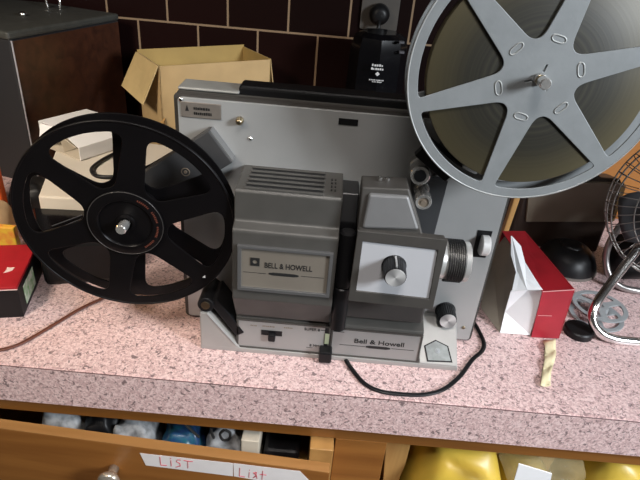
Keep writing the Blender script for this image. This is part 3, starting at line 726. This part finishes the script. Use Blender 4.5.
up = Vector((0, 0, 1))
hz = Vector((0, 0, cz))
fa, fd = A_ - dAB * .5, Dc - dAB * .5
out = -dAB
link('left_flap', quadplate([Vector((fa.x, fa.y, cz)), Vector((fd.x, fd.y, cz)), Vector((fd.x, fd.y, cz)) + out * 27 - up * 47 - dAD * 4, Vector((fa.x, fa.y, cz)) + out * 24 - up * 52 + dAD * 3], 1.6), mat('flap_tan', (.56, .42, .20), .85, 0, .15, 25), ob)
link('front_flap', quadplate([Vector((A_.x, A_.y, 78)) + dAB * 2 - dAD * .5, Vector((A_.x, A_.y, 100)) + dAB * 3 - dAD * .5, Vector((A_.x, A_.y, 80)) - dAB * 24 - dAD * 8, Vector((A_.x, A_.y, 72)) - dAB * 18 - dAD * 20], 1.5), mat('flap_brown', (.42, .24, .08), .85, 0, .2, 25), ob)
link('right_flap', quadplate([Vector((Bc.x, Bc.y, cz + 1)), Vector((Cc.x, Cc.y, cz + 1)), Vector((Cc.x, Cc.y, cz)) + dAB * 10 - up * 50 - dAD * 10, Vector((Bc.x, Bc.y, cz)) + dAB * 10 - up * 50 + dAD * 4], 1.5), M_card, ob)

# cream carton lying flat behind the black reel
ct = [AZ(38, 196, 70), AZ(115, 200, 70), AZ(178, 146, 70), AZ(62, 133, 70)]
tag(link('flat_carton', add_poly(B(), [Vector((p.x, p.y, 0.2)) for p in ct], (0, 0, 69.5), 2), mat('carton_cream', (.68, .62, .53), .7, 0, .1, 12)), 'large cream carton lying flat behind the black reel', 'carton')
tag(link('cord_loop', tube(lay([(176, 122), (160, 131), (143, 140), (122, 150), (104, 159), (93, 167), (92, 172), (97, 176), (112, 177), (128, 174), (150, 166), (172, 153), (186, 146)], 72.8), 2.4, 10), M_black, smooth=True), 'black cord looped on top of the cream carton', 'cord')
# small white carton, open at its near end
wc0 = AZ(38, 120, 106); wc1 = AZ(79, 148, 88)
du = Vector((wc1.x - wc0.x, wc1.y - wc0.y, 0)); wlen = du.length; du.normalize(); dv = Vector((-du.y, du.x, 0)); ll = 74
hb_ = -wc0.z + 70.3
cy_ = thing('white_carton', 'small white card carton with a torn open end on top of the cream carton', 'carton', tuple(wc0 + du * wlen / 2 + dv * ll / 2 + Vector((0, 0, hb_))))
sl = lambda u, v, z: wc0 + du * u + dv * v + Vector((0, 0, z))
zr = -18
link('top_panel', quadplate([sl(0, 0, -1), sl(wlen * .45, 0, 0), sl(wlen * .45, ll, 0), sl(0, ll, -1)], -1.2), M_whitecard, cy_)
link('front_panel', quadplate([sl(wlen * .45, 0, 0), sl(wlen, 0, zr), sl(wlen, ll, zr), sl(wlen * .45, ll, 0)], -1.2), M_whitecard, cy_)
link('bottom_panel', quadplate([sl(0, 0, hb_), sl(wlen, 0, hb_), sl(wlen, ll, hb_), sl(0, ll, hb_)], 1.2), M_cream, cy_)
link('side_panel', quadplate([sl(wlen, 0, zr), sl(wlen, 0, hb_), sl(wlen, ll, hb_), sl(wlen, ll, zr)], -1.2), M_whitecard, cy_)
link('side_panel', quadplate([sl(0, 0, -1), sl(0, 0, hb_), sl(0, ll, hb_), sl(0, ll, -1)], 1.2), M_whitecard, cy_)
link('far_panel', quadplate([sl(0, ll, -1), sl(wlen, ll, zr), sl(wlen, ll, hb_), sl(0, ll, hb_)], 1.2), M_cream, cy_)
link('inner_flap', quadplate([sl(wlen * .45, 2, -2), sl(wlen * .45, 30, -2), sl(wlen * .55, 24, hb_ + 2), sl(wlen * .55, 2, hb_ + 2)], .9), M_cream, cy_)
link('inner_flap', quadplate([sl(wlen * .62, -4, -9), sl(wlen * .95, -2, -18), sl(wlen * .82, 22, hb_ + 2), sl(wlen * .68, 22, hb_ + 2)], .9), M_cream, cy_)
link('end_flap', quadplate([sl(wlen * .05, 0, -3), sl(wlen * .38, 0, -2), sl(wlen * .30, -8, -16), sl(wlen * .12, -8, -18)], 1), M_whitecard, cy_)
tag(link('black_pouch', pillow((-378, 628, 24), 24, 26, 24, .3, 41, .05), M_black, smooth=True), 'soft black pouch in front of the wood sided box', 'pouch')

# black case behind the reel, widened to stand in for worktop shade
cp = [AZ(36, 240, 58), AZ(112, 236, 58), AZ(114, 211, 58), AZ(32, 207, 58)]
cc = thing('black_case', 'low glossy black plastic case behind the lower left of the black reel', 'case', (-300, 530, 0))
link('body', add_poly(B(), [Vector((p.x, p.y, 0.2)) for p in cp], (0, 0, 52), 5), M_black, cc)
link('lid', add_poly(B(), [Vector((p.x, p.y, 52)) for p in cp], (0, 0, 6), 2.5), M_blackgloss, cc)
link('lid_glint', add_tube(add_tube(B(), [AZ(52, 226, 58.4), AZ(82, 215, 58.4)], .5, 6), [AZ(46, 233, 58.4), AZ(81, 219, 58.4)], .4, 6), mat('glint_grey', (.10, .10, .11), .3), cc)  # thin grey lines paint the highlights on the lid

# red and black box at the left edge
rbx = thing('film_box', 'black box with a scuffed red lid at the left edge of the worktop', 'box', (-330, 470, 0))
q1, q2, q3 = AZ(24, 317, 0.2), AZ(43, 272, 0.2), None
rd = (q2 - q1); rl_ = min(rd.length, 92); rd.normalize(); rp_ = Vector((-rd.y, rd.x, 0)).normalized()
W_ = 90
def ro(z0, z1, ins=0, bev=.8):
    a = q1 + rp_ * ins + rd * ins; p = [a, a + rp_ * (W_ - 2 * ins), a + rp_ * (W_ - 2 * ins) + rd * (rl_ - 2 * ins), a + rd * (rl_ - 2 * ins)]
    return add_poly(B(), [Vector((v.x, v.y, z0)) for v in p], (0, 0, z1 - z0), bev)
link('box_base', ro(0.2, 33), M_black, rbx)
link('lid', ro(33, 36.5), M_red, rbx)
link('lid_edge', tube([q1 + Vector((0, 0, 33.2)) - rd * .2, q1 + rp_ * W_ + Vector((0, 0, 33.2)) - rd * .2], .5, 6), mat('worn_red_edge', (.6, .45, .42), .6), rbx)
lab = [q1 + rd * 14 - rp_ * .3 + Vector((0, 0, 6)), q1 + rd * 50 - rp_ * .3 + Vector((0, 0, 6)), q1 + rd * 50 - rp_ * .3 + Vector((0, 0, 27)), q1 + rd * 14 - rp_ * .3 + Vector((0, 0, 27))]
link('side_label', add_poly(B(), lab, -rp_ * .3), mat('green_white_label', (.62, .64, .56), .6, 0, 0, 120, col2=(.16, .40, .12)), rbx)
sq = AZ(9, 270, 36.6); link('scuff', add_poly(B(), [sq + Vector((math.cos(a) * 5 * k, math.sin(a) * 7 * k, 0)) for a, k in ((0, .7), (.9, 1), (1.7, .6), (2.5, 1), (3.4, .5), (4.2, 1.0), (5.2, .55))], (0, 0, .2)), mat('scuff_white', (.7, .55, .52), .8), rbx)
# packets behind it
p = AZ(-2, 242, 0)
tag(link('printed_packet', box(-400, AY(14, 232, 520).x, 520, 528, 0.2, AY(10, 228, 520).z, bevel=1.5), M_yellowp), 'small yellow and red printed packet behind the red lidded box', 'packet')
tag(link('orange_packet', box(-455, -392, 590, 602, 0.2, 108, bevel=2), M_orange), 'bright orange packet standing at the far left edge', 'packet')
tag(link('paper_bag', pillow((-396, 556, 26), 34, 16, 26, 0, 22, .06), mat('kraft_tan', (.40, .27, .15), .8), smooth=True), 'crumpled tan paper bag in front of the orange packet', 'bag')

# ================================================================== WALL: OUTLET, PLUG, GRINDER
ou = thing('wall_outlet', 'steel wall outlet plate on the tiles above the black grinder', 'outlet', (65, 949, 214))
link('cover_plate', xz(rrect(33, 93, 215, 330, 3), 945, 949.6, bevel=1), mat('outlet_steel', (.10, .09, .08), .45, .4, .1), ou)
link('socket_face', xz(rrect(48, 78, 270, 300, 10), 943.6, 945.5), M_brown, ou)
pg = thing('power_plug', 'round black plug pushed into the steel wall outlet', 'plug', (62, 930, 225))
link('plug_body', lathe((62, 945, 240), (0, -1, 0), [(0, 15), (8, 16.5), (18, 15), (24, 10), (25, 6)], 32), M_black, pg, smooth=True)
link('plug_cord', tube(spline([(62, 926, 236), (62, 918, 226), (60, 915, 212), (58, 912, 190), (58, 916, 150)], 6), 3, 8), M_black, pg, smooth=True)
gr = thing('coffee_grinder', 'black coffee grinder standing against the tiles below the wall outlet', 'grinder', (62, 850, 0))
link('body', add_lathe(B(), (62, 850, 0), (0, 0, 1), [(0, 46), (4, 48), (120, 46), (126, 44), (130, 44), (205, 42), (222, 38), (228, 28)], 8), M_blackgloss, gr, auto=25)
link('lid_seam', lathe((62, 850, 126), (0, 0, 1), [(0, 46.4), (3, 46.4)], 48), M_black, gr)
yl = AY(377, 72, 804).y
def gm(px0, px1, py, h, n, seed):
    rnd = random.Random(seed); bm = B(); a = AY(px0, py, 803.5); b = AY(px1, py, 803.5); x = a.x; w = (b.x - a.x) / n
    for i in range(n): add_box(bm, x, x + w * rnd.uniform(.5, .85), 803.2, 803.6, a.z, a.z + h * rnd.uniform(.7, 1)); x += w
    return bm
mk = gm(372, 384, 66, 3.4, 5, 1); me_ = bpy.data.meshes.new('t')
for g in (gm(371, 384, 69.5, 3.2, 6, 2), gm(369, 384, 80, 1.8, 9, 3), gm(372, 382, 82, 1.6, 6, 4)):
    g.to_mesh(me_); mk.from_mesh(me_)
c = AY(377.5, 74, 803.4)
add_poly(mk, [(c.x - 3.4, 803.6, c.z), (c.x, 803.6, c.z - 3.2), (c.x + 3.4, 803.6, c.z), (c.x, 803.6, c.z + 3.2)], (0, -.4, 0))
link('front_marking', mk, mat('white_print', (.62, .62, .62), .5), gr)
for py in (43, 53):
    c = AY(402, py, 806); link('side_switch', box(c.x - 3.5, c.x + 3.5, 808, 816, c.z - 1.5, c.z + 1.5, bevel=.5), mat('switch_grey', (.10, .10, .11), .4), gr)

# ================================================================== RIGHT SIDE
# torn red box
rb = thing('torn_red_box', 'torn red and white card box lying open beside the projector', 'box', (240, 530, 0))
f = [AY(531, 338, 459), AY(559, 338.5, 459), AY(575, 289.5, 459), AY(542.5, 291.5, 459)]
for v in f: v.z = max(v.z, .3)
bk = [Vector((214, 579, .3)), Vector((238, 579, .3)), AZ(525, 231, 62), AZ(502, 231, 60)]
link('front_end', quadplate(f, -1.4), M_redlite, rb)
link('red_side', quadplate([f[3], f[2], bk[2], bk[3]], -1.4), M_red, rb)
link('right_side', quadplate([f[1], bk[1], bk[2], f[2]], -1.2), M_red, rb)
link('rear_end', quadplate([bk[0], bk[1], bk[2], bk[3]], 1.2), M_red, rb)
link('worn_or_glint_edge', add_tube(add_tube(B(), [f[3] + Vector((0, -.4, 0)), f[2] + Vector((0, -.4, 0))], .5, 6), [f[0].lerp(f[3], .5) + Vector((1, -.6, 0)), f[0].lerp(f[3], .5) + Vector((15, -.6, 1))], .3, 6), mat('pale_red_edge', (.62, .30, .30), .6), rb)
# white torn flap panels on the open side
t1 = [AZ(500, 333, .5), AY(530, 335, 461), AY(537, 312, 461), AY(544, 291, 461), AY(528, 290, 468), AY(511, 291, 468), AY(505, 312, 472)]
link('torn_flap', quadplate(t1, -1.2), M_whitecard, rb)
t2 = [AY(543, 290, 457), AY(538, 283, 468), AY(525, 262, 500), AY(521, 246, 528), AY(512, 236, 536), AY(512, 255, 508), AY(517, 272, 484), AY(513, 291, 458), AY(527, 290, 457)]
link('torn_flap', quadplate(t2, -1.2), M_whitecard, rb)
t3 = [AZ(500, 333, .6), AZ(481, 308, .6), AZ(484, 262, .6) + Vector((0, 0, 34)), AY(511, 236, 566), AY(516, 281, 508), AY(507, 314, 476)]
bm = B(); vs = [bm.verts.new(v) for v in t3]; 
for i in range(1, 5): bm.faces.new((vs[0], vs[i], vs[i + 1]))
link('inner_board', bm, M_greycard, rb)

# grey plastic reel lying on the counter with a black lens cap
gz = 14.0
g0 = (AZ(572, 288, gz) + AZ(620, 300, gz)) / 2
gc = Vector((317, 508, 0))
gw = [reel_window(math.radians(20 + 120 * k), math.radians(140 + 120 * k), 9, 24.5, 3.5, 3.5, 4, 4) for k in range(3)]
gb = flatmesh([circle(29, 60)] + gw + [circle(4, 24)], 1.8, .3)
gre = thing('small_reel', 'small grey plastic film reel lying flat behind the red box', 'film reel', tuple(gc))
for v in gb.verts: v.co = Vector((gc.x + v.co.x, gc.y + v.co.y, gz + v.co.z))
link('upper_flange', gb, M_greyplastic, gre)
gb = flatmesh([circle(29, 60)] + gw + [circle(4, 24)], 1.8, .3)
for v in gb.verts: v.co = Vector((gc.x + v.co.x, gc.y + v.co.y, 1.2 + v.co.z))
link('lower_flange', gb, M_greyplastic, gre)
link('hub', lathe((gc.x, gc.y, 2), (0, 0, 1), [(0, 10), (12, 10)], 36), M_greyplastic, gre)
lc = AZ(588, 333, 0)
lcap = thing('lens_cap', 'round black lens cap on the worktop in front of the chrome tube', 'lens cap', (lc.x - 6, lc.y + 4, 0))
link('cap_body', lathe((lc.x - 12, lc.y - 2, .2), (0, 0, 1), [(0, 15), (6, 15), (7.5, 13.5)], 40), M_black, lcap, auto=40)
link('cap_rim', add_ring(B(), (lc.x - 12, lc.y - 2, 7), (0, 0, 1), 12.5, .8, 40, 6), M_blackgloss, lcap, smooth=True)
# masking tape scrap
tp = [(549, 341), (550, 352), (549, 362), (546, 374), (545, 387)]; hw = [6, 5.8, 5.2, 4.4, 5.2]
bm = B(); prev = None
for i in range(len(tp) * 4 - 3):
    k = i / 4; j = min(int(k), len(tp) - 2); t = k - j
    cx_ = tp[j][0] * (1 - t) + tp[j + 1][0] * t; cy2 = tp[j][1] * (1 - t) + tp[j + 1][1] * t; h = hw[j] * (1 - t) + hw[j + 1] * t
    row = []
    for s in (-1, -.3, .4, 1):
        p = AZ(cx_ + s * h, cy2 + s * .4, 1.0); p.z = 1.0 + 2.2 * (1 + math.sin(i * 1.1 + s * 1.7)) * (.35 + .4 * abs(s)); row.append(bm.verts.new(p))
    if prev:
        for a in range(3): bm.faces.new((prev[a], prev[a + 1], row[a + 1], row[a]))
    prev = row
thicken(bm, .4)
tag(link('tape_scrap', bm, M_tape, smooth=True), 'crinkled scrap of yellowed tape on the worktop below the red box', 'tape')

# fan
fnc = Vector((404, 556, 122)); FR = 87.0
fn = thing('desk_fan', 'small wire caged desk fan on a bent chrome tube stand at the right edge', 'fan', (404, 530, 0))
fd_ = Vector((-.30, -.95, .08)).normalized()
_, fu, fw = frame_of(fd_)
wires = B()
def fp(a, r, h): return fnc + (fu * math.cos(a) + fw * math.sin(a)) * r + fd_ * h
for r, h in ((FR, 0), (FR, 16), (FR * .96, 25), (FR * .72, 33), (FR * .45, 37), (FR * .24, 38)):
    add_ring(wires, fnc + fd_ * h, fd_, r, .9 if r > 80 else .7, 72, 6)
for i in range(46):
    a = 2 * PI * i / 46
    add_tube(wires, spline([fp(a + .10, FR * .30, -22), fp(a + .06, FR * .85, -16), fp(a, FR, 0), fp(a - .03, FR, 16), fp(a - .05, FR * .9, 29), fp(a - .12, FR * .6, 36), fp(a - .2, FR * .24, 38)], 3), .55, 5, cap=False)
link('wire_guard', wires, mat('guard_wire', (.30, .28, .26), .35, .8), fn, smooth=True)
link('guard_badge', lathe(fnc + fd_ * 38, fd_, [(0, 20), (2, 19)], 36), M_greyplastic, fn)
hubo = link('blade_hub', lathe(fnc - fd_ * 2, fd_, [(0, 16), (16, 15), (20, 10)], 32), M_greyplastic, fn, auto=40)
for k in range(4):
    a = PI / 2 * k + .4; bm = B(); rows = []
    for i in range(8):
        r = 14 + (FR * .86 - 14) * i / 7; w0 = .22 + .32 * math.sin(PI * min(i / 7 * .8 + .1, 1))
        rows.append([bm.verts.new(fp(a + s * w0, r, 8 + s * 9)) for s in (-1, -.5, 0, .5, 1)])
    for r0, r1_ in zip(rows, rows[1:]):
        for j in range(4): bm.faces.new((r0[j], r0[j + 1], r1_[j + 1], r1_[j]))
    thicken(bm, 1.2)
    link('fan_blade', bm, mat('blade_smoke', (.06, .06, .065), .3), fn, smooth=True)
link('motor_housing', lathe(fnc - fd_ * 75, fd_, [(0, 20), (6, 30), (50, 34), (54, 28)], 32), M_black, fn, auto=40)
st_pts = spline([(520, 462, 5.4), (400, 462, 5.4), AY(632, 341.5, 462), AY(614, 339, 462), AY(602, 334, 464), AY(594, 325, 468), AY(592.5, 314, 474), AY(597, 303, 482), AY(606, 290, 497), AY(622, 269, 524), AY(640, 246, 554), AY(652, 231, 580), (408, 618, 122)], 7)
link('tube_stand', tube(st_pts, 4.9, 14), M_chrome, fn, smooth=True)
st2 = spline([(404, 614, 122), (372, 600, 100), (350, 590, 60), (348, 580, 30), (362, 566, 9), (400, 560, 5), (520, 562, 5)], 7)
link('tube_stand', tube(st2, 4, 12), mat('tube_grey', (.40, .38, .37), .3, .8), fn, smooth=True)
# beige fronted black appliance behind
ap = thing('beige_case', 'black portable machine case with a plain beige front panel behind the red box', 'case', (320, 690, 0))
link('case_body', add_poly(B(), [(256, 656, 0.3), (256, 656, 102), (256, 664, 106), (256, 700, 98), (256, 700, 0.3)], (120, 0, 0), 3), M_brown, ap)
link('beige_panel', xz([(AY(526, 222, 652).x, AY(526, 222, 652).z), (AY(613, 222, 652).x, AY(613, 222, 652).z), (AY(625, 184, 652).x, AY(625, 184, 652).z), (AY(530, 181, 652).x, AY(530, 181, 652).z)], 652, 657, bevel=.6), M_beige, ap)
link('hood', add_lathe(B(), (330, 664, 78), (0, 1, 0), [(0, 34), (34, 34)], 40), M_brown, ap).scale = (1, 1, 1)
link('pale_edge', quadplate([AY(612, 221, 651.4), AY(614, 221, 651.4), AY(626, 186, 651.4), AY(621, 186, 651.4)], .4), mat('pale_yellow_edge', (.52, .40, .17), .6), ap)
wbk = thing('wooden_brush', 'pale wooden brush handle upright between projector and beige case', 'brush', (243, 655, 0))
a = [AY(519, 222, 640), AY(526, 222, 640), AY(531, 192, 640), AY(523, 192, 640)]
link('brush_handle', add_poly(B(), [(236, 636, 14), (243, 636, 14), (247, 636, 90), (239, 636, 90)], (0, 10, 0), 1.5), M_woodz, wbk)
link('brush_head', lathe((239, 641, .3), (0, 0, 1), [(0, 11), (12, 10), (16, 6)], 24), M_brown, wbk, auto=40)
bw = thing('black_bowl', 'upturned black bowl with a grey rim in front of the beige case', 'bowl', (318, 618, 0))
link('bowl_body', lathe((318, 614, 3), (0, 0, 1), [(0, 37), (6, 36.5), (18, 31), (26, 22), (28, 14), (30, 13), (31, 11)], 56, cap=True), M_black, bw, auto=40)
link('bowl_rim', lathe((318, 614, 0.2), (0, 0, 1), [(0, 38), (3.0, 38.4), (3.8, 36)], 56), mat('ring_grey', (.16, .14, .125), .5), bw, auto=40)
tag(link('camera_case', pillow((396, 606, 28), 36, 24, 28, .2, 31, .05), M_black, smooth=True), 'soft black camera case on the worktop behind the chrome tube', 'case')
# orange bread bin
bb = thing('bread_bin', 'orange wooden bread bin against the wall behind the beige case', 'bread bin', (470, 820, 0))
link('bin_body', yz([(766, .3), (766, 150), (790, 196), (880, 200), (880, .3)], AY(588, 172, 766).x, 640, bevel=4), M_orangewood, bb)
link('bin_lid_knob', lathe((510, 766, 100), (0, -1, 0), [(0, 5), (8, 8), (12, 6)], 20), M_brass, bb, smooth=True)

# ================================================================== LIGHT
def area(name, loc, target, size, energy, col, size_y=None):
    l = bpy.data.lights.new(name, 'AREA'); l.energy = energy; l.color = col; l.shape = 'RECTANGLE'; l.size = size; l.size_y = size_y or size
    o = bpy.data.objects.new(name, l); C.objects.link(o); o.location = loc
    o.rotation_euler = (Vector(target) - Vector(loc)).to_track_quat('-Z', 'Y').to_euler(); return o
area('window_light', (.98, -.24, .62), (.08, .42, .12), .24, 20.0, (.88, .94, 1.0), .28)
rl = area('room_light', (.03, -.16, 1.02), (.03, .26, -.02), .3, .78, (1, .94, .90)); rl.data.spread = math.radians(44)
wl = area('warm_lamp', (-.50, -.02, .66), (-.33, .66, .08), .16, 1.0, (1, .87, .72)); wl.data.spread = math.radians(58)
w2 = area('side_fill', (-.62, .45, .30), (-.14, .43, .0), .1, .055, (1, .60, .24)); w2.data.spread = math.radians(46)  # added warm fill, brightens the worktop behind the black reel
w = bpy.data.worlds.new('world'); SC.world = w; w.use_nodes = True
bgn = w.node_tree.nodes['Background']; bgn.inputs[0].default_value = (.9, .85, .8, 1); bgn.inputs[1].default_value = .05
SC.view_settings.view_transform = 'Standard'; SC.view_settings.look = 'None'; SC.view_settings.exposure = 0
